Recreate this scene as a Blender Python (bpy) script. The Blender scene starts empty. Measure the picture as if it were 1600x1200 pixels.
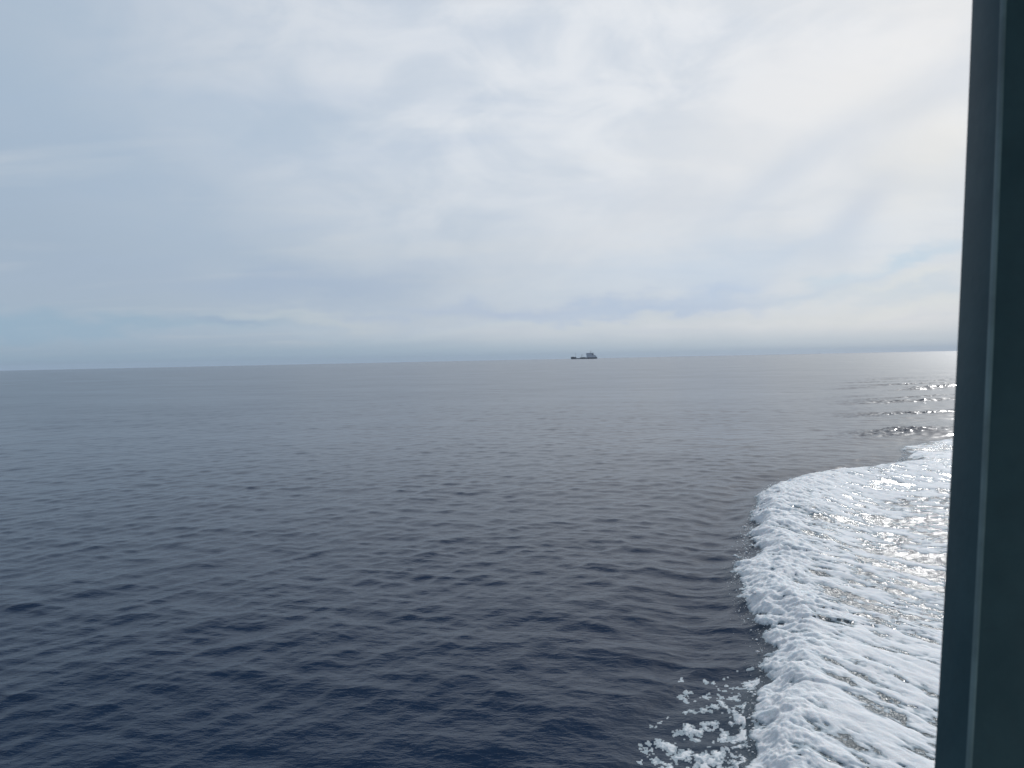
import bpy, bmesh, math
import numpy as np
from mathutils import Matrix, Vector
R = math.radians
S = bpy.context.scene
C = S.collection
CAM_H = 5.0
EARTH = 7.4e6                      # effective radius of the Earth's curve (with refraction)
SUN_AZ, SUN_EL = 32.5, 28.0        # degrees: clockwise from the view direction (+Y), above the horizon

# ------------------------------------------------------------------ camera
cd = bpy.data.cameras.new('camera')
cd.sensor_fit = 'HORIZONTAL'; cd.sensor_width = 6.17; cd.lens = 6.17 * 1294 / 1600
cd.clip_start = 0.05; cd.clip_end = 60000
cd.dof.use_dof = True; cd.dof.focus_distance = 60; cd.dof.aperture_fstop = 2.4
cam = bpy.data.objects.new('camera', cd); C.objects.link(cam)
cam.matrix_world = (Matrix.Translation((0, 0, CAM_H)) @ Matrix.Rotation(R(90 - 1.73), 4, 'X')
                    @ Matrix.Rotation(-math.atan(.0208), 4, 'Z'))
S.camera = cam

# ------------------------------------------------------------------ colour management
S.view_settings.view_transform = 'Standard'; S.view_settings.look = 'None'
S.view_settings.exposure = 0; S.view_settings.gamma = 1
S.cycles.max_bounces = 6; S.cycles.volume_bounces = 1
S.cycles.use_denoising = True

# ------------------------------------------------------------------ node helpers
class NT:
    def __init__(s, nt): s.nt = nt; nt.nodes.clear()
    def n(s, t, **k):
        o = s.nt.nodes.new(t)
        for a, b in k.items(): setattr(o, a, b)
        return o
    def put(s, sock, v):
        if isinstance(v, bpy.types.NodeSocket): s.nt.links.new(v, sock)
        elif v is not None:
            if sock.type == 'RGBA' and len(v) == 3: v = (*v, 1)
            sock.default_value = v
    def m(s, op, a, b=None, c=None, clamp=False):
        o = s.n('ShaderNodeMath', operation=op, use_clamp=clamp)
        s.put(o.inputs[0], a)
        if b is not None: s.put(o.inputs[1], b)
        if c is not None: s.put(o.inputs[2], c)
        return o.outputs[0]
    def vm(s, op, a, b=None, sc=None):
        o = s.n('ShaderNodeVectorMath', operation=op)
        s.put(o.inputs[0], a)
        if b is not None: s.put(o.inputs[1], b)
        if sc is not None: s.put(o.inputs['Scale'], sc)
        return o.outputs['Value'] if op in ('DOT_PRODUCT', 'LENGTH') else o.outputs[0]
    def mix(s, f, a, b, mode='MIX'):
        o = s.n('ShaderNodeMix', data_type='RGBA', blend_type=mode)
        s.put(o.inputs[0], f); s.put(o.inputs[6], a); s.put(o.inputs[7], b)
        return o.outputs[2]
    def mr(s, v, a, b, c=0., d=1., smooth=True):
        o = s.n('ShaderNodeMapRange', interpolation_type='SMOOTHSTEP' if smooth else 'LINEAR')
        for i, x in enumerate((v, a, b, c, d)): s.put(o.inputs[i], x)
        return o.outputs[0]
    def noise(s, vec, scale, detail=4, rough=.5, dist=0.):
        o = s.n('ShaderNodeTexNoise')
        s.put(o.inputs['Vector'], vec); o.inputs['Scale'].default_value = scale
        o.inputs['Detail'].default_value = detail; o.inputs['Roughness'].default_value = rough
        o.inputs['Distortion'].default_value = dist
        return o.outputs[0]
    def comb(s, x, y, z=0.):
        o = s.n('ShaderNodeCombineXYZ'); s.put(o.inputs[0], x); s.put(o.inputs[1], y); s.put(o.inputs[2], z)
        return o.outputs[0]
    def attr(s, name): return s.n('ShaderNodeAttribute', attribute_name=name).outputs['Fac']

def srgb(r, g, b):
    f = lambda c: (c / 255 / 12.92) if c / 255 <= .04045 else ((c / 255 + .055) / 1.055) ** 2.4
    return (f(r), f(g), f(b))

# ------------------------------------------------------------------ world: high thin overcast over a daylight sky
W = bpy.data.worlds.new('World'); S.world = W; W.use_nodes = True
K = 0.1
def build_sky():
    g = NT(W.node_tree)
    sky = g.n('ShaderNodeTexSky', sky_type='NISHITA', sun_disc=False, sun_elevation=R(SUN_EL),
              sun_rotation=R(SUN_AZ), air_density=1.0, dust_density=1.0)
    tc = g.n('ShaderNodeTexCoord').outputs['Generated']
    sep = g.n('ShaderNodeSeparateXYZ'); g.put(sep.inputs[0], tc)
    x, y, z = sep.outputs
    az = g.m('MULTIPLY', g.m('ARCTAN2', x, y), 180 / math.pi)
    el = g.m('MULTIPLY', g.m('ARCSINE', z), 180 / math.pi)
    zz = g.m('ADD', g.m('MAXIMUM', z, 0.), .10)
    P = g.comb(g.m('DIVIDE', x, zz), g.m('DIVIDE', y, zz), 0.)
    # cloud-sheet coordinates turned so the streaks fan out from the upper right
    rot = g.n('ShaderNodeMapping'); g.put(rot.inputs[0], P)
    rot.inputs['Rotation'].default_value = (0, 0, R(38)); rot.inputs['Scale'].default_value = (.55, 1.5, 1)
    n_big = g.noise(P, .55, 4, .5, .4)
    n_str = g.noise(rot.outputs[0], 1.3, 5, .55, .5)
    n_fin = g.noise(g.comb(g.m('MULTIPLY', az, .06), g.m('MULTIPLY', el, .11), 0.), 2.0, 6, .55, .5)
    # warp of the direction coordinates so that the soft patches get torn outlines
    W1 = g.comb(g.m('MULTIPLY', az, .09), g.m('MULTIPLY', el, .22), 0.)
    w1 = g.m('SUBTRACT', g.noise(W1, 1.3, 4, .5), .5)
    w2 = g.m('SUBTRACT', g.noise(g.vm('ADD', W1, (7.3, 2.1, 0)), 1.3, 5, .6), .5)
    azw = g.m('MULTIPLY_ADD', w1, 14., az); elw = g.m('MULTIPLY_ADD', w2, 5., el)
    def blob(a0, e0, sa, se, tilt=0., warp=1.):
        a, e = (azw, elw) if warp else (az, el)
        da = g.m('SUBTRACT', a, a0); de = g.m('SUBTRACT', e, e0)
        c, s_ = math.cos(R(tilt)), math.sin(R(tilt))
        u = g.m('DIVIDE', g.m('ADD', g.m('MULTIPLY', da, c), g.m('MULTIPLY', de, s_)), sa)
        v = g.m('DIVIDE', g.m('SUBTRACT', g.m('MULTIPLY', de, c), g.m('MULTIPLY', da, s_)), se)
        q = g.m('ADD', g.m('MULTIPLY', u, u), g.m('MULTIPLY', v, v))
        return g.m('EXPONENT', g.m('MULTIPLY', q, -1.))
    # overall brightening towards the veiled sun
    sd = Vector((math.sin(R(24)) * math.cos(R(34)), math.cos(R(24)) * math.cos(R(34)), math.sin(R(34))))
    dot = g.vm('DOT_PRODUCT', tc, tuple(sd))
    t = g.mr(g.m('MULTIPLY_ADD', g.m('SUBTRACT', n_big, .5), .10, dot), .53, .95)
    col = g.mix(t, srgb(167, 184, 203), srgb(229, 233, 238))
    # back half of the sky, behind the viewer: duller grey
    col = g.mix(g.mr(dot, -.6, .5), srgb(140, 156, 176), col)
    # dark blue band above the view, added to darken the near water's reflections
    high = g.m('MULTIPLY', g.m('MULTIPLY', g.mr(el, 22.6, 25.8), g.mr(el, 62., 46.)), g.mr(dot, .997, .965))
    col = g.mix(g.m('MULTIPLY', high, .85), col, srgb(38, 70, 112))
    col = g.mix(g.mr(el, 46., 64.), col, srgb(212, 216, 222))  # pale zenith out of view, added to light the foam
    # thick/thin texture of the sheet
    col = g.mix(g.mr(n_fin, .36, .66, 0., .40), col, srgb(168, 187, 208))
    col = g.mix(g.m('MULTIPLY', g.mr(n_str, .50, .72), .34), col, srgb(226, 227, 226))
    col = g.mix(g.m('MULTIPLY', g.mr(n_str, .50, .28), .26), col, srgb(176, 193, 216))
    col = g.mix(g.mr(el, 16., 3., 0., .46), col, g.mix(g.mr(az, -25., 20.), srgb(155, 172, 190), srgb(186, 196, 209)))
    def over(col, f, amt, c): return g.mix(g.m('MULTIPLY', f, amt), col, srgb(*c))
    # soft bluish shades
    col = over(col, blob(-26, 13, 8, 3.0, -15), .45, (163, 183, 204))
    col = over(col, blob(-17, 15.5, 7, 1.6, -8), .40, (166, 187, 208))
    col = over(col, blob(-30, 19, 6, 6), .35, (166, 187, 206))
    col = over(col, blob(-13, 5.2, 9, 1.3, 0), .65, (160, 178, 203))
    col = over(col, blob(-28, 6.0, 9, 1.6, 0), .45, (163, 179, 199))
    # warm pale sheet on the right
    col = over(col, blob(20, 15, 13, 5.5, 20), .55, (229, 229, 229))
    col = over(col, blob(8, 8.5, 9, 1.6, 12), .22, (216, 218, 223))
    col = over(col, blob(27, 12, 6, 4, 30), .45, (226, 224, 217))
    # diagonal darker wisps
    col = over(col, blob(18.5, 11.6, 6.5, 1.2, 32, 0), .50, (188, 201, 217))
    col = over(col, blob(27.5, 15.6, 6, 1.3, 30, 0), .50, (194, 204, 217))
    col = over(col, blob(22.6, 8.6, 2.8, 1.1, 45, 0), .55, (184, 196, 214))
    col = over(col, blob(19, 6.9, 2.6, .6, 15), .50, (190, 203, 219))
    # blue gaps low down
    col = over(col, blob(13, 5.8, 10, 1.6, 6), .62, (186, 203, 223))
    col = over(col, blob(25, 5.3, 4.5, .55, 15), .75, (175, 200, 221))
    col = over(col, blob(14, 4.4, 3.5, .8, 12), .75, (170, 191, 219))
    col = over(col, blob(-1, 3.4, 9, .55, 0), .70, (163, 182, 211))
    col = over(col, blob(10, 3.3, 12, .5, 3), .75, (169, 189, 216))
    col = over(col, blob(26, 3.6, 8, .6, 0), .55, (180, 199, 216))
    # pale band, then clear band above the horizon
    col = over(col, blob(-12, 3.1, 9, .45, 0), .70, (190, 200, 208))
    col = over(col, blob(5, 2.4, 22, .4, 1), .60, (193, 204, 214))
    col = over(col, blob(26, 4.2, 4, .4, 8), .55, (212, 217, 219))
    col = over(col, blob(25, 2.5, 9, .5, 3), .50, (205, 213, 218))
    col = over(col, blob(-33, 2.3, 17, .75, 0), .80, (143, 173, 197))
    col = over(col, blob(-20, 2.7, 3, .3, -6), .60, (146, 169, 196))
    lowc = g.mix(g.mr(az, -30., 30.), srgb(134, 162, 184), srgb(158, 183, 203))
    col = g.mix(g.mr(el, 2.2, .2, 0., .85), col, lowc)
    col = g.mix(g.mr(el, .75, .1, 0., .45), col, g.mix(g.mr(az, -30., 30.), srgb(136, 157, 178), srgb(148, 173, 193)))
    # the thin sheet lets a little of the clear sky through
    bright = g.vm('SCALE', col, sc=1.0 / K)
    out = g.mix(.93, sky.outputs[0], bright)
    bg = g.n('ShaderNodeBackground'); g.put(bg.inputs[0], out); bg.inputs[1].default_value = K
    o = g.n('ShaderNodeOutputWorld'); g.nt.links.new(bg.outputs[0], o.inputs[0])
build_sky()

sl = bpy.data.lights.new('sun', 'SUN'); sl.energy = 2.4; sl.angle = R(2.5); sl.color = (1, .985, .965)
sun = bpy.data.objects.new('sun', sl); C.objects.link(sun)
d = Vector((math.sin(R(SUN_AZ)) * math.cos(R(SUN_EL)), math.cos(R(SUN_AZ)) * math.cos(R(SUN_EL)), math.sin(R(SUN_EL))))
sun.rotation_euler = d.to_track_quat('Z', 'Y').to_euler()

# ------------------------------------------------------------------ materials
def material(name):
    m = bpy.data.materials.new(name); m.use_nodes = True
    return m, NT(m.node_tree)
def principled(g, **k):
    b = g.n('ShaderNodeBsdfPrincipled')
    for a, v in k.items(): g.put(b.inputs[a.replace('_', ' ')], v)
    o = g.n('ShaderNodeOutputMaterial'); g.nt.links.new(b.outputs[0], o.inputs[0])
    return b
def bump(g, h, dist, strength=1.):
    o = g.n('ShaderNodeBump'); g.put(o.inputs['Height'], h); o.inputs['Distance'].default_value = dist
    g.put(o.inputs['Strength'], strength)
    return o.outputs[0]

def mat_water():
    m, g = material('sea_water')
    pos = g.n('ShaderNodeNewGeometry').outputs['Position']
    aer, rgh = g.attr('aer'), g.attr('rgh')
    base = g.mix(aer, (.0025, .0160, .043), (.075, .105, .122))
    dist = g.vm('LENGTH', pos)
    mp = g.n('ShaderNodeMapping'); g.put(mp.inputs[0], pos); mp.inputs['Scale'].default_value = (.7, 1.25, 1)
    mp.inputs['Rotation'].default_value = (0, 0, R(12))
    n = g.noise(mp.outputs[0], 9., 3, .6, .3)
    cell = g.noise(pos, 22., 3, .65, .5)
    h = g.m('ADD', n, g.m('MULTIPLY', g.m('MULTIPLY', cell, aer), 2.2))
    nearf = g.mr(dist, 15., 60., 1., 0.)
    b = principled(g, Base_Color=base, Roughness=rgh, IOR=1.23, Normal=bump(g, h, .012, g.m('MAXIMUM', nearf, g.m('MULTIPLY', aer, .8))))
    return m
def mat_foam():
    m, g = material('sea_foam')
    pos = g.n('ShaderNodeNewGeometry').outputs['Position']
    th = g.attr('thick')
    base = g.mix(g.mr(g.m('MULTIPLY_ADD', g.m('SUBTRACT', g.noise(pos, 9., 5, .7), .5), .5, th), 0., .38), (.30, .37, .41), (.80, .81, .81))
    n = g.noise(pos, 28., 5, .7, .3)
    soft = g.noise(pos, 3.2, 6, .7, .6)
    base = g.mix(g.mr(soft, .40, .66, .0, .55), base, (.60, .66, .70))
    b = principled(g, Base_Color=base, Roughness=.75, Normal=bump(g, n, .016, .7)); b.inputs['Specular IOR Level'].default_value = .15
    b.inputs['Subsurface Weight'].default_value = .6; b.inputs['Subsurface Scale'].default_value = .10
    b.inputs['Subsurface Radius'].default_value = (.7, .9, 1.)
    return m
def mat_paint(name, col, rough=.4, var=.25, scale=8., dist=.001):
    m, g = material(name)
    oc = g.n('ShaderNodeTexCoord').outputs['Object']
    n = g.noise(oc, scale, 5, .6)
    dark = tuple(c * (1 - var) for c in col); lite = tuple(c * (1 + var) for c in col)
    principled(g, Base_Color=g.mix(g.mr(n, .3, .7), dark, lite), Roughness=g.mr(n, .3, .7, rough * .8, rough * 1.2),
               Normal=bump(g, g.noise(oc, scale * 3, 4, .6), dist))
    return m

# ------------------------------------------------------------------ noise in numpy
_rng = np.random.default_rng(7)
_perm = _rng.permutation(512).astype(np.int32)
_grad = np.stack([np.cos(np.arange(512) * 2.399963), np.sin(np.arange(512) * 2.399963)], 1).astype(np.float32)
def perlin(x, y, seed=0):
    x = np.asarray(x, np.float32); y = np.asarray(y, np.float32)
    xi = np.floor(x); yi = np.floor(y); fx = x - xi; fy = y - yi
    xi = xi.astype(np.int32); yi = yi.astype(np.int32)
    def gr(ix, iy, dx, dy):
        k = _perm[(_perm[(ix + seed * 57) & 511] + iy) & 511]
        return _grad[k, 0] * dx + _grad[k, 1] * dy
    u = fx * fx * fx * (fx * (fx * 6 - 15) + 10); v = fy * fy * fy * (fy * (fy * 6 - 15) + 10)
    a = gr(xi, yi, fx, fy); b = gr(xi + 1, yi, fx - 1, fy)
    c = gr(xi, yi + 1, fx, fy - 1); e = gr(xi + 1, yi + 1, fx - 1, fy - 1)
    return 1.5 * ((a + (b - a) * u) * (1 - v) + (c + (e - c) * u) * v)
def fbm(x, y, octv=4, gain=.5, seed=0):
    s = 0; a = 1
    for i in range(octv):
        s = s + a * perlin(x * 2 ** i + 11.3 * i, y * 2 ** i - 7.7 * i, seed + i); a *= gain
    return s
def billow(x, y, octv=3, gain=.5, seed=0):
    s = 0; a = 1; t = 0
    for i in range(octv):
        s = s + a * (1 - np.abs(perlin(x * 2 ** i, y * 2 ** i, seed + i)) * 2.0); t += a; a *= gain
    return s / t
def ss(a, b, x):
    t = np.clip((x - a) / (b - a), 0, 1); return t * t * (3 - 2 * t)

# ------------------------------------------------------------------ wind sea: a sum of many small waves
rw = np.random.default_rng(3)
NW = 170
LAM = np.exp(np.linspace(math.log(.13), math.log(13), NW)) * (1 + .02 * rw.standard_normal(NW))
TH = R(-100) + R(46) * rw.standard_normal(NW) * np.where(LAM > 4, .6, 1.)
TH[::3] = R(-40) + R(15) * rw.standard_normal(len(TH[::3])); TH[1::3] = R(-128) + R(22) * rw.standard_normal(len(TH[1::3]))                                        # the crossing train
PH = rw.random(NW) * 2 * math.pi
KW = 2 * math.pi / LAM
SLOPE = .0076 * (1 + .25 * rw.standard_normal(NW)) * np.interp(np.log(LAM), np.log([.13, .25, .5, 1.2, 3, 13]), [.8, 1.15, 1.5, 1.25, .48, .14])
AMP = np.abs(SLOPE) / KW
def wind(x, y, delta):
    """heights, horizontal drift and the slope variance too fine for this mesh spacing"""
    z = np.zeros_like(x); dx = np.zeros_like(x); dy = np.zeros_like(x); lost = np.zeros_like(x)
    # slow gusts: patches of smoother and rougher water
    gust = np.clip(1 + .28 * perlin(x / 34 + y / 60, y / 23, 31) + .25 * perlin(x / 9, y / 6, 35), .35, 1.7).astype(np.float32)
    for i in range(NW):
        w = np.clip((LAM[i] / delta - 2.2) / 2.5, 0, 1).astype(np.float32)
        s2 = .5 * SLOPE[i] ** 2
        lost += (1 - w * w) * s2
        idx = np.nonzero(w > 0)[0]
        if len(idx) == 0: continue
        cx, cy = math.cos(TH[i]), math.sin(TH[i])
        p = (KW[i] * (cx * x[idx] + cy * y[idx]) + PH[i]).astype(np.float32)
        gg = gust[idx] if LAM[i] < 3 else 1.
        a = AMP[i] * w[idx] * gg
        z[idx] += a * np.cos(p)
        sn = a * np.sin(p) * 1.5
        dx[idx] -= cx * sn; dy[idx] -= cy * sn
    return z, dx, dy, lost * gust ** 2, gust

# ------------------------------------------------------------------ wake of our own boat
TOE = np.array([(.3, 1), (.8, 3.5), (1.6, 6.5), (2.45, 9.4), (2.89, 10.9), (3.4, 12.1), (3.9, 13.4), (4.15, 14.5), (4.30, 15.9), (4.62, 17.5),
                (5.25, 19.4), (6.5, 23.2), (7.6, 26.2), (8.7, 29.), (9.8, 31.2), (11.5, 32.9), (13.6, 34.1), (15.6, 35.2), (17.4, 37.2), (18.9, 40.2),
                (20.4, 43.2), (22.3, 45.2), (25, 46.8), (30, 48.6), (45, 54), (80, 66)], float)
def resample(P, n):
    s = np.r_[0, np.cumsum(np.hypot(*np.diff(P, axis=0).T))]
    q = np.linspace(0, s[-1], n)
    X = np.interp(q, s, P[:, 0]); Y = np.interp(q, s, P[:, 1])
    k = np.exp(-np.linspace(-2, 2, 7) ** 2); k /= k.sum()
    X[3:-3] = np.convolve(X, k, 'valid'); Y[3:-3] = np.convolve(Y, k, 'valid')
    return np.stack([X, Y], 1), q
TL, TS = resample(TOE, 190)
def signed(x, y, L):
    """signed distance to a polyline (positive to its right) and the y of the nearest point"""
    best = np.full(x.shape, 1e9, np.float32); sg = np.ones_like(best); ny = np.zeros_like(best)
    for i in range(len(L) - 1):
        ax, ay = L[i]; bx, by = L[i + 1]; ex, ey = bx - ax, by - ay; l2 = ex * ex + ey * ey
        t = np.clip(((x - ax) * ex + (y - ay) * ey) / l2, 0, 1)
        qx = x - ax - t * ex; qy = y - ay - t * ey; dd = qx * qx + qy * qy
        m = dd < best
        best = np.where(m, dd, best); sg = np.where(m, np.where(ex * qy - ey * qx < 0, 1., -1.), sg)
        ny = np.where(m, i / (len(L) - 1), ny)
    return np.sqrt(best) * sg, ny
CRES2 = np.array([(21.5, 57.6), (23.4, 55.6), (24.7, 53.4), (25.6, 51.0), (26.6, 48.6), (28, 46)], float)
def wake(x, y):
    """height, foam coverage, aeration of the wake at plan points"""
    # ragged, scalloped toe
    wx = .34 * perlin(x / 2.4, y / 4.2, 1) + .20 * perlin(x / .8, y / 1.7, 2) + .08 * perlin(x / .33, y / .8, 3)
    wy = .34 * perlin(x / 2.4, y / 4.2, 4) + .20 * perlin(x / .8, y / 1.7, 5) + .08 * perlin(x / .33, y / .8, 6)
    sc = np.clip(y / 14, .5, 1.35)
    d0, fr = signed(x, y, TL)
    d, _ = signed(x + wx * sc * .8, y + wy * sc * .8, TL)
    d = d + .15 * (billow(x / .9, y / 1.9, 2, .5, 8) - .5)
    ny = np.interp(fr, np.linspace(0, 1, len(TL)), TL[:, 1]); nx = np.interp(fr, np.linspace(0, 1, len(TL)), TL[:, 0])
    # streak coordinates: lines sweep back from the crest and flatten out to the right
    ty = [1, 6.5, 9.4, 12, 14.3, 16, 17.5, 19, 23, 28, 33, 45, 60, 90]; tx = [.3, 1.6, 2.45, 3.4, 4.15, 4.4, 4.7, 5.2, 6.5, 8.4, 10.6, 16, 22, 34]
    e = x - np.interp(y, ty, tx)
    ep = np.maximum(e, 0)
    v = y + .36 * e + 2.4 * (1 - np.exp(-ep / 2.4))
    wob = .25 * perlin(x / 1.7, y / 1.7, 12)
    s_big = fbm(v / 1.9 + wob, e / 4.2, 2, .5, 14)
    s_mid = fbm(v / .70 + wob, e / 1.7, 3, .52, 17)
    wn = ss(19, 12, y)
    s_mid = s_mid * (1 - wn) + 1.15 * fbm(v / .46 + wob, e / .95, 3, .5, 61) * wn
    s_fin = fbm(v / .24, e / .50, 3, .6, 20)
    # heights
    A = np.interp(ny, [0, 9, 14, 20, 30, 34, 38, 44, 50, 70], [.2, .26, .27, .30, .32, .27, .13, .04, .03, .02])
    A = A * (1 + .25 * perlin(nx / 2.1, ny / 2.1, 23))
    rise = ss(-.25, .95, d)
    fall = ss(1.2, 4.2, d)
    h = A * (rise - 1.28 * fall + .28 * ss(4, 8, d)) + .25 * A * np.exp(-((d - .9) / .5) ** 2) * ss(0, .3, d)
    h = h - .10 * np.exp(-((d0 + .9) / .8) ** 2) * np.minimum(A * 3, 1)
    inner = ss(.3, 1.6, d)
    far = ss(60, 34, y)
    roll = ss(-.05, .35, d) * (1 - ss(.9, 2.2, (d + .5 * perlin(x / 1.3, y / 2.6, 25)) / np.interp(y, [9, 13.5, 17, 20], [.55, .75, 1.15, 1.2]))) * np.interp(ny, [0, 28, 34, 40], [1, 1, .45, 0])
    h = h + inner * far * (.045 * s_big + .014 * s_mid + .007 * s_fin)
    lump = billow(x / .75, y / .75, 4, .55, 28)
    h = h + roll * (.055 * (lump - .45) + .032 * (billow(x / .20, y / .24, 3, .6, 33) - .4))
    # second, clean crest further out, and the choppy water of the diverging waves round it
    d2, f2 = signed(x, y, CRES2)
    en = ss(.2, .5, f2) * ss(1.0, .7, f2)
    h = h + .21 * en * np.where(d2 < 0, np.exp(-(d2 / .45) ** 2), np.exp(-(d2 / 1.6) ** 2))
    rr = np.hypot(x, y); azd = np.degrees(np.arctan2(x, y))
    chop = ss(19, 27, azd) * ss(36, 46, rr) * ss(200, 120, rr) * ss(-.3, .5, perlin((y - .45 * x) / 5.5, (x + .5 * y) / 22, 70))
    out = ss(.6, -.6, d0)
    h = h + out * chop * .085 * (rr / 50) * fbm(x / .50 / np.where(rr > 75, 2., 1.), y / .50 / np.where(rr > 75, 2., 1.), 3, .6, 40) + .06 * out * ss(19, 27, azd) * ss(36, 46, rr) * ss(140, 80, rr) * np.sin((y - .45 * x) / 1.5)
    # share of the surface that foam covers, by place (0..1), turned into a threshold on unit noise
    frac = np.interp(y, [8, 13.5, 16, 19, 23, 26, 28, 33, 37, 42, 50], [.77, .75, .60, .42, .38, .54, .70, .76, .68, .70, .45])
    frac = frac + .10 * ss(5.5, 9, e) * ss(12, 16, y)
    frac = frac - .35 * np.exp(-((y - 24.6) / .9) ** 2 - ((e - 3.2) / 1.7) ** 2) - .30 * ss(44, 62, y)
    nz = .62 * s_mid + .36 * s_big + .38 * s_fin + .16 * perlin(x / .09, y / .09, 44) + .24 * perlin(x / .30, y / .36, 45)
    frac = np.clip(frac, .02, .98)
    pr = 2.3 * (frac - .5) + 2.2 * (frac - .5) ** 3
    cov = .5 + .62 * (nz - nz.mean()) / nz.std() * .5 + .31 * pr
    # dimpled, churned water in the holes between the streaks
    h = h + inner * ss(60, 40, y) * ss(.56, .44, cov) * (.014 * perlin(x / .11, y / .13, 81) + .016 * perlin(x / .23, y / .27, 82))
    cov = cov * ss(-.1, .25, d)
    rollc = .86 + .30 * s_fin + .35 * (lump - .5) + .12 * perlin(x / .1, y / .1, 48)
    cov = cov * (1 - roll) + rollc * roll
    edge = ss(-.22, .30, d + .26 * fbm(x / .26, y / .5, 4, .62, 46))
    cov = cov * edge
    # lacy scraps thrown ahead of the toe, close to the boat
    lace = fbm(x / .24, y / .40, 5, .74, 50) + .45 * perlin(x / .9, y / 1.2, 55)
    near = ss(14.2, 9.5, y + .8 * perlin(x / .8, y / .8, 54))
    lc = .53 * near * ss(-2.0, -.1, d0) + .62 * lace * ss(-2.2, -.4, d0) * ss(14.5, 12.5, y)
    cov = np.where(d < .02, np.maximum(cov, lc * (d0 > -3)), cov)
    aer = np.clip(ss(-.5, 1.0, d) * (.55 + .3 * ss(0, 3, 4 - d)) * ss(75, 45, y) + .35 * near * ss(-2., 0, d0), 0, 1)
    return h.astype(np.float32), cov.astype(np.float32), aer.astype(np.float32), roll.astype(np.float32), inner.astype(np.float32)

def surface(x, y, delta):
    x = x.astype(np.float32); y = y.astype(np.float32)
    z, dx, dy, lost, gust = wind(x, y, delta)
    cov = np.zeros_like(x); aer = np.zeros_like(x); roll = np.zeros_like(x)
    sel = np.nonzero((y > 0) & (y < 190) & (x > -3) & (x < 130) & (x > .25 * y - 4))[0]
    h, c, a, r_, inn = wake(x[sel], y[sel])
    damp = 1 - .55 * inn
    z[sel] = z[sel] * damp + h; dx[sel] *= damp; dy[sel] *= damp
    cov[sel] = c; aer[sel] = a; roll[sel] = r_
    r2 = x.astype(np.float64) ** 2 + y.astype(np.float64) ** 2
    z = z - (r2 / (2 * EARTH)).astype(np.float32)
    return x + dx, y + dy, z, cov, aer, roll, lost, gust

def polar(rs, ths):
    r, t = np.meshgrid(rs, ths, indexing='ij')
    dr = np.gradient(rs)[:, None] * np.ones_like(t); dt = np.gradient(ths)[None, :] * r
    # spacing that matters for what the mesh can carry
    return (r * np.sin(t)).ravel(), (r * np.cos(t)).ravel(), np.maximum(dr, dt).ravel()

def make_mesh(name, V, F, attrs, m):
    me = bpy.data.meshes.new(name)
    me.vertices.add(len(V)); me.vertices.foreach_set('co', V.astype(np.float32).ravel())
    me.loops.add(F.size); me.loops.foreach_set('vertex_index', F.astype(np.int32).ravel())
    me.polygons.add(len(F)); me.polygons.foreach_set('loop_start', np.arange(0, F.size, 4, dtype=np.int32))
    me.update(calc_edges=True)
    me.polygons.foreach_set('use_smooth', np.ones(len(F), bool))
    for k, a in attrs.items():
        at = me.attributes.new(k, 'FLOAT', 'POINT'); at.data.foreach_set('value', a.astype(np.float32))
    me.materials.append(m); me.update()
    o = bpy.data.objects.new(name, me); C.objects.link(o)
    return o

def grid_faces(nr, nt, closed):
    i = np.arange(nr - 1)[:, None]; j = np.arange(nt if closed else nt - 1)[None, :]
    j2 = (j + 1) % nt
    return np.stack([i * nt + j, i * nt + j2, (i + 1) * nt + j2, (i + 1) * nt + j], -1).reshape(-1, 4)

def build_sea():
    rs = [1.0]
    while rs[-1] < 12500:
        r = rs[-1]
        k = np.interp(math.log(r), np.log([1, 7, 8, 120, 400, 3000, 12000]), [.05, .02, .0030, .0034, .008, .03, .05])
        rs.append(r * (1 + k))
    a = np.concatenate([np.arange(-36, 36, .105), np.arange(36, 60, .4), np.arange(60, 300, 4), np.arange(300, 324, .4)])
    rs, ths = np.array(rs), np.radians(a)
    x, y, de = polar(rs, ths)
    X, Y, Z, cov, aer, roll, lost, gust = surface(x, y, de)
    # roughness = micro ripples everywhere + the slopes this mesh spacing cannot carry
    alpha = np.sqrt(.0005 + .15 * lost)
    rgh = np.sqrt(alpha); rgh = rgh * (1 - aer) + .21 * aer
    o = make_mesh('sea_water', np.stack([X, Y, Z], 1), grid_faces(len(rs), len(ths), True), dict(aer=aer, rgh=rgh), mat_water())
    o['kind'] = 'structure'; o['label'] = 'deep blue calm sea with small ripples reaching the horizon'

def build_foam():
    rs = [7.5]
    while rs[-1] < 80: rs.append(rs[-1] * (1 + np.interp(rs[-1], [8, 30, 80], [.0019, .0021, .004])))
    ths = np.radians(np.arange(4, 44, .062))
    rs = np.array(rs)
    x, y, de = polar(rs, ths)
    X, Y, Z, cov, aer, roll, lost, gust = surface(x, y, de)
    ex = cov - .5
    th = np.clip(ex, -.06, .5)
    Zf = Z + (.02 + .05 * roll) * th + .002
    F = grid_faces(len(rs), len(ths), False)
    keep = ex[F].max(1) > -.01
    F = F[keep]
    used = np.unique(F); mp = np.zeros(len(X), np.int64); mp[used] = np.arange(len(used))
    thick = np.clip(ex[used] * 1.6, 0, 1) * np.clip(.35 + aer[used], 0, 1)
    o = make_mesh('sea_foam', np.stack([X, Y, Zf], 1)[used], mp[F], dict(thick=thick), mat_foam())
    o['kind'] = 'stuff'; o['category'] = 'foam'
    o['label'] = 'white foam of the wake churning beside the boat at the right'
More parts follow.
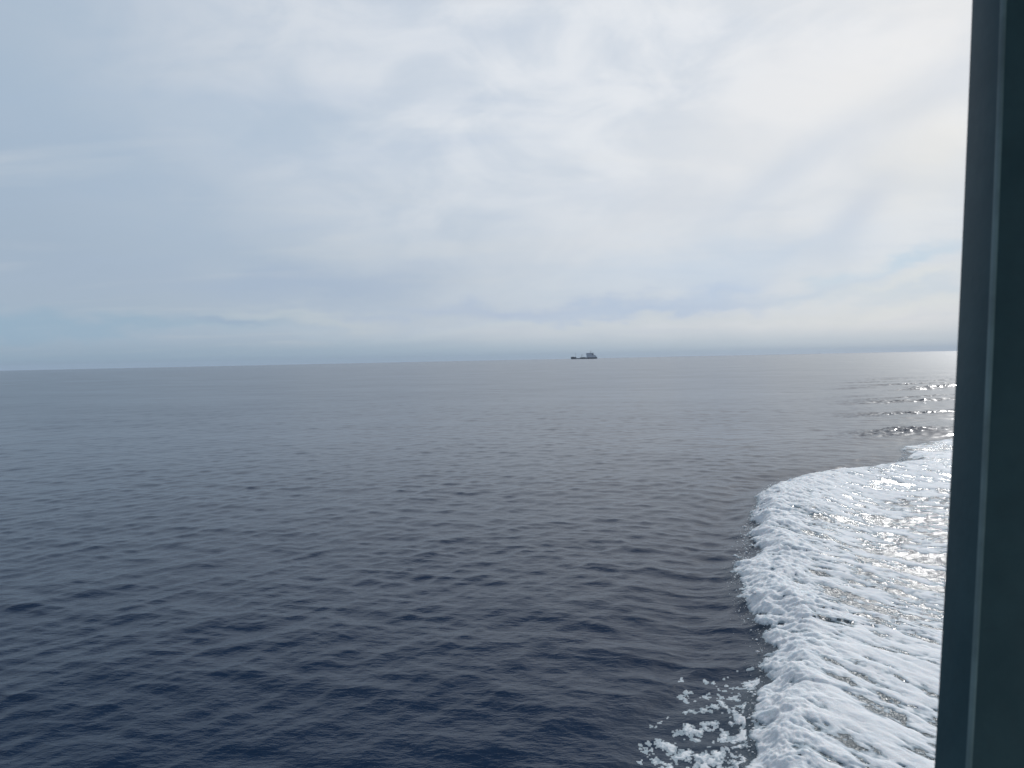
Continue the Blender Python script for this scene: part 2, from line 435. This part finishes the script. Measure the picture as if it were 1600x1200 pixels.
def build_spray():
    """drops and flecks thrown off the breaking toe"""
    rng = np.random.default_rng(11)
    n = 1700
    i = rng.integers(10, 78, n); f = rng.random(n)
    P = TL[i] * (1 - f[:, None]) + TL[i + 1] * f[:, None]
    tang = TL[i + 1] - TL[i]; tang /= np.linalg.norm(tang, axis=1)[:, None]
    off = rng.exponential(.08, n) - .20
    x = P[:, 0] - tang[:, 1] * off + .1 * rng.standard_normal(n); y = P[:, 1] + tang[:, 0] * off + .1 * rng.standard_normal(n)
    X, Y, Z, cov, *_ = surface(x, y, np.full(n, .03))
    up = np.where(rng.random(n) < .45, rng.exponential(.05, n), 0) + .004
    s_ = np.clip(rng.lognormal(math.log(.0065), .65, n), .004, .03) * np.clip(y / 14, .8, 1.6)
    base = np.array([(1, 0, 0), (-1, 0, 0), (0, 1, 0), (0, -1, 0), (0, 0, 1), (0, 0, -1)], float)
    tri = np.array([(0, 2, 4), (2, 1, 4), (1, 3, 4), (3, 0, 4), (2, 0, 5), (1, 2, 5), (3, 1, 5), (0, 3, 5)])
    sc = np.stack([s_ * (1 + rng.random(n)), s_ * (1 + rng.random(n)), s_ * .7], 1)
    V = (base[None] * sc[:, None] + np.stack([X, Y, Z + up], 1)[:, None]).reshape(-1, 3)
    F = (tri[None] + 6 * np.arange(n)[:, None, None]).reshape(-1, 3)
    me = bpy.data.meshes.new('sea_spray'); me.from_pydata(V.tolist(), [], F.tolist())
    me.attributes.new('thick', 'FLOAT', 'POINT').data.foreach_set('value', np.full(len(V), .5, np.float32))
    me.materials.append(bpy.data.materials['sea_foam'])
    for p in me.polygons: p.use_smooth = True
    o = bpy.data.objects.new('sea_spray', me); C.objects.link(o)
    o['kind'] = 'stuff'; o['category'] = 'spray'; o['label'] = 'flecks of white spray along the left edge of the wake foam'
build_sea()
build_foam()
build_spray()

# ------------------------------------------------------------------ object helpers
def obj(name, bm, m, parent=None, smooth=False):
    bmesh.ops.recalc_face_normals(bm, faces=bm.faces)
    me = bpy.data.meshes.new(name); bm.to_mesh(me); bm.free()
    if smooth:
        for p in me.polygons: p.use_smooth = True
    me.materials.append(m)
    o = bpy.data.objects.new(name, me); C.objects.link(o); o.parent = parent
    return o
def thing(name, label, cat, loc, rz=0.):
    o = bpy.data.objects.new(name, None); C.objects.link(o); o.location = loc; o.rotation_euler = (0, 0, rz)
    o['label'] = label; o['category'] = cat
    return o
def box(bm, x0, x1, y0, y1, z0, z1, tx=0., ty=0.):
    v = [bm.verts.new(p) for p in ((x0, y0, z0), (x1, y0, z0), (x1, y1, z0), (x0, y1, z0),
         (x0 + tx, y0 + ty, z1), (x1 - tx, y0 + ty, z1), (x1 - tx, y1 - ty, z1), (x0 + tx, y1 - ty, z1))]
    for f in ((3, 2, 1, 0), (4, 5, 6, 7), (0, 1, 5, 4), (1, 2, 6, 5), (2, 3, 7, 6), (3, 0, 4, 7)):
        bm.faces.new([v[i] for i in f])
def rod(bm, a, b, r0, r1=None, n=10):
    a, b = Vector(a), Vector(b); r1 = r0 if r1 is None else r1
    q = (b - a).to_track_quat('Z', 'Y').to_matrix()
    A = [bm.verts.new(a + q @ Vector((r0 * math.cos(t), r0 * math.sin(t), 0))) for t in [2 * math.pi * i / n for i in range(n)]]
    B = [bm.verts.new(b + q @ Vector((r1 * math.cos(t), r1 * math.sin(t), 0))) for t in [2 * math.pi * i / n for i in range(n)]]
    for i in range(n): bm.faces.new((A[i], A[(i + 1) % n], B[(i + 1) % n], B[i]))
    bm.faces.new(A[::-1]); bm.faces.new(B)

# ------------------------------------------------------------------ our own boat: painted post between deck and roof
def build_post():
    t = thing('boat_cabin', 'dark teal painted steel post of the near boat, tall at the right edge', 'cabin post', (.3985, .72, CAM_H - 1.5))
    L = [(.4239, .7599, .3162), (.4127, .7546, .1426), (.4010, .7494, -.0310), (.3893, .7442, -.2046), (.3746, .7389, -.3781)]
    N = [(.4227, .7092, .2946), (.4139, .7043, .1325), (.4035, .6994, -.0295), (.3920, .6945, -.1915), (.3800, .6896, -.3535)]
    zs = np.linspace(-1.5, .75, 46)
    def at(P, z):
        P = np.array(P)[::-1]; zc = P[:, 2]
        ax = np.polyfit(zc, P[:, 0], 2); ay = np.polyfit(zc, P[:, 1], 1)
        zz = np.clip(z, -.45, .4)
        sl = 2 * ax[0] * zz + ax[1]
        return np.polyval(ax, zz) + sl * (z - zz), np.polyval(ay, z)
    bm = bmesh.new(); rows = []
    for z in zs:
        lx, ly = at(L, z); nx, ny = at(N, z)
        r = .0035; pts = []
        # far corner (small round), long near face with rounded corner, wide face, back
        pts += [(lx + .006, ly + .001), (lx + .0015, ly - .0005), (lx, ly - .004)]
        for k in range(7):
            a = math.pi * (1.0 + .5 * k / 6)
            pts.append((nx + r + r * math.cos(a), ny + r + r * math.sin(a)))
        pts += [(nx + .21, ny - .002), (nx + .215, ny + .003), (nx + .215, ly + .001)]
        rows.append([bm.verts.new((p[0] - .4, p[1] - .72, z + 1.5)) for p in pts])
    n = len(rows[0])
    for a, b in zip(rows, rows[1:]):
        for i in range(n): bm.faces.new((a[i], a[(i + 1) % n], b[(i + 1) % n], b[i]))
    bm.faces.new(rows[0]); bm.faces.new(rows[-1][::-1])
    m, g = material('dark_teal_paint')
    oc = g.n('ShaderNodeTexCoord').outputs['Object']
    n1 = g.noise(oc, 14, 5, .6); n2 = g.noise(oc, 60, 4, .6)
    worn = g.m('MULTIPLY', g.mr(n2, .45, .7), .25)
    col = g.mix(g.mr(n1, .3, .7), (.046, .092, .102), (.062, .116, .126))
    col = g.mix(worn, col, (.05, .085, .09))
    principled(g, Base_Color=col, Roughness=.5, Normal=bump(g, n1, .0012)).inputs['Specular IOR Level'].default_value = .2
    o = obj('window_post', bm, m, t, True)
    o.data.materials.append(mat_paint('edge_highlight_paint', (.20, .28, .275), .35, .3, 10))  # bevel highlight of the near corner, painted as a lighter strip
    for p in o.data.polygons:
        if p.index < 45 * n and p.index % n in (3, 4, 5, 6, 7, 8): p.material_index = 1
    dk = mat_paint('deck_paint', (.32, .38, .39), .6)
    bm = bmesh.new(); box(bm, -.5, 3.2, -3.2, .45, -.08, -.002); obj('deck', bm, dk, t)
    bm = bmesh.new(); box(bm, -.3, 3.2, -3.2, .30, 2.252, 2.32); obj('roof', bm, mat_paint('roof_paint', (.60, .64, .64), .6), t)
    bm = bmesh.new(); box(bm, -.3, 3.15, -3.15, -3.07, 0, 2.25); obj('rear_bulkhead', bm, mat_paint('bulkhead_paint', (.68, .72, .72), .6), t)
build_post()

# ------------------------------------------------------------------ cargo ship on the horizon
def build_ship():
    D = 3300.; az = R(5.0)
    x, y = D * math.sin(az), D * math.cos(az)
    t = thing('cargo_ship', 'small dark cargo ship with grey superstructure at its stern, far off on the horizon', 'ship',
              (x, y, -D * D / (2 * EARTH)), -az)
    hullm = mat_paint('hull_paint', (.016, .020, .026), .6, .3, .2, .01)
    supm = mat_paint('superstructure_paint', (.74, .78, .84), .6, .10, .3, .01)
    darkm = mat_paint('deck_gear_paint', (.03, .04, .04), .6, .3, .5, .01)
    glass = mat_paint('bridge_glass', (.01, .013, .018), .15, .2, 1, .0)
    # hull stations: x, half beam at deck, half beam at water, sheer height (bow at -x)
    st = [(-52.5, .4, .2, 9.0), (-50, 3.2, .6, 8.9), (-46, 5.6, 2.6, 8.7), (-40, 7.2, 5.0, 8.4), (-33, 7.8, 6.8, 8.1), (-31, 7.9, 7.1, 7.9), (-29.5, 8, 7.3, 3.2),
          (-10, 8, 7.8, 2.9), (8, 8, 7.8, 2.9), (9.5, 8, 7.8, 5.6), (30, 8, 7.6, 5.6), (44, 7.4, 6.2, 6.0), (49, 6.2, 3.6, 6.4), (52, 4.6, .9, 6.7), (53.2, 3.0, .3, 6.9)]
    bm = bmesh.new(); rows = []
    for (sx, bd, bw, sh) in st:
        row = []
        low = -3.0; rake = (1.8 if sx < -49 else (-1.6 if sx > 50 else 0))
        for (zz, b) in ((low, bw * .8), (0, bw), (sh * .5, bw + (bd - bw) * .6), (sh, bd)):
            row.append((sx + rake * (1 - max(zz, 0) / sh), b, zz))
        rows.append([bm.verts.new((p[0], -p[1], p[2])) for p in row[::-1]] + [bm.verts.new(p) for p in row])
    n = 8
    for a, b in zip(rows, rows[1:]):
        for i in range(n): bm.faces.new((a[i], a[(i + 1) % n], b[(i + 1) % n], b[i]))
    bm.faces.new(rows[0]); bm.faces.new(rows[-1])
    obj('hull', bm, hullm, t)
    # bulwark at the bow, anchor windlass
    bm = bmesh.new(); box(bm, -45, -40, -2.5, 2.5, 8.6, 9.7); obj('windlass', bm, darkm, t)
    # cargo deck: raised trunk, pipes, hatches
    bm = bmesh.new(); box(bm, -15.5, 8.2, -5.6, 5.6, 2.8, 6.2, .8, .6); hatch = obj('cargo_hatch', bm, darkm, t)
    bm = bmesh.new()
    for k in range(4): box(bm, -14 + k * 5.4, -10.2 + k * 5.4, -4.6, 4.6, 6.203, 7.0)
    obj('hatch_cover', bm, darkm, hatch)
    bm = bmesh.new(); box(bm, -27, -17, -3.5, 3.5, 2.95, 4.8, .3, .3); obj('deck_house', bm, supm, t)
    # superstructure with rows of windows
    bm = bmesh.new(); box(bm, 10, 37.5, -7.2, 7.2, 5.6, 16.5); box(bm, 9.6, 37.5, -7.7, 7.7, 16.503, 22.6)
    sup = obj('superstructure', bm, supm, t)
    bm = bmesh.new(); box(bm, 37.503, 45.5, -6.8, 6.8, 5.6, 15.0, .0, 0); box(bm, 45.503, 49.5, -5.6, 5.6, 5.9, 10.8, .0, 0); obj('aft_deckhouse', bm, supm, t)
    for k in range(9):
        for (z0, side) in ((8, -7.26), (11, -7.26), (14, -7.26)):
            bm = bmesh.new(); box(bm, 12 + k * 2.8, 12.9 + k * 2.8, side, side + .2, z0, z0 + 1.0); obj('window', bm, glass, sup)
    for k in range(9):
        bm = bmesh.new(); box(bm, 10.4 + k * 2.5, 12.2 + k * 2.5, -7.76, -7.5, 19.2, 20.7); obj('bridge_window', bm, glass, sup)
    bm = bmesh.new(); box(bm, 33.4, 37.8, -7.9, 7.9, 15.0, 23.9, .3, .3)
    obj('funnel', bm, darkm, t)
    bm = bmesh.new(); box(bm, 8.6, 38, -8.4, 8.4, 22.603, 23.0); obj('bridge_roof', bm, supm, t)
    # masts and posts
    def mast(name, mx, z0, z1, r, arms):
        bm = bmesh.new(); rod(bm, (mx, 0, z0), (mx, 0, z1), r, r * .5)
        for (za, ha) in arms: box(bm, mx - ha, mx + ha, -.25, .25, za, za + .5)
        obj(name, bm, darkm, t)
    mast('foremast', -32.3, 8, 26, .50, [(21, 1.8)])
    mast('cargo_post', -9.5, 6.9, 18, .45, [(17, 1.2)])
    mast('cargo_post', -4.5, 6.9, 18, .45, [(17, 1.2)])
    mast('radar_mast', 27, 23, 33, .8, [(27.5, 2.6), (31, 1.8)])
    bm = bmesh.new(); box(bm, 15, 17.5, -1.5, 1.5, 23.003, 24.6, .5, .5); obj('antenna_dome', bm, supm, t)
    bm = bmesh.new(); rod(bm, (38, -6.4, 16), (43.5, -6.4, 12.5), 1.2, 1.0); rod(bm, (43.5, -6.4, 12.5), (47, -6.4, 11.6), 1.0, .5); obj('lifeboat', bm, supm, t)
    # bow wave: low curl of foam on the water round the stem
    bm = bmesh.new()
    rng = np.random.default_rng(5)
    for k in range(26):
        u = k / 25; px = -54 + 26 * u; w = .3 + 1.1 * math.sin(math.pi * min(1, u * 1.3 + .1)) if u < .7 else .5
        for sd in (-1, 1):
            c = (px, sd * (.8 + 7.5 * min(1, u * 1.5) + rng.random() * .6), .1)
            bmesh.ops.create_icosphere(bm, subdivisions=1, radius=max(.35, w) * (.7 + .5 * rng.random()),
                                       matrix=Matrix.Translation(c) @ Matrix.Diagonal((1.6, 1, .5, 1)))
    bw = obj('bow_wave_foam', bm, bpy.data.materials['sea_foam'])
    bw.location = t.location; bw.rotation_euler = t.rotation_euler
    bw['kind'] = 'stuff'; bw['label'] = 'thin line of white foam at the bow of the far cargo ship'; bw['category'] = 'foam'
build_ship()

# ------------------------------------------------------------------ sea haze: the far air over the water
def build_haze():
    bm = bmesh.new(); box(bm, -13500, 13500, -13500, 13500, -28, 60)
    m = bpy.data.materials.new('haze_air'); m.use_nodes = True
    g = NT(m.node_tree)
    v = g.n('ShaderNodeVolumePrincipled'); v.inputs['Density'].default_value = 5e-5
    v.inputs['Color'].default_value = (.74, .86, 1, 1); v.inputs['Anisotropy'].default_value = 0.
    o = g.n('ShaderNodeOutputMaterial'); g.nt.links.new(v.outputs[0], o.inputs['Volume'])
    h = obj('haze', bm, m); h['kind'] = 'stuff'; h['label'] = 'pale sea haze in the air'
HAZE = True
if HAZE: build_haze()
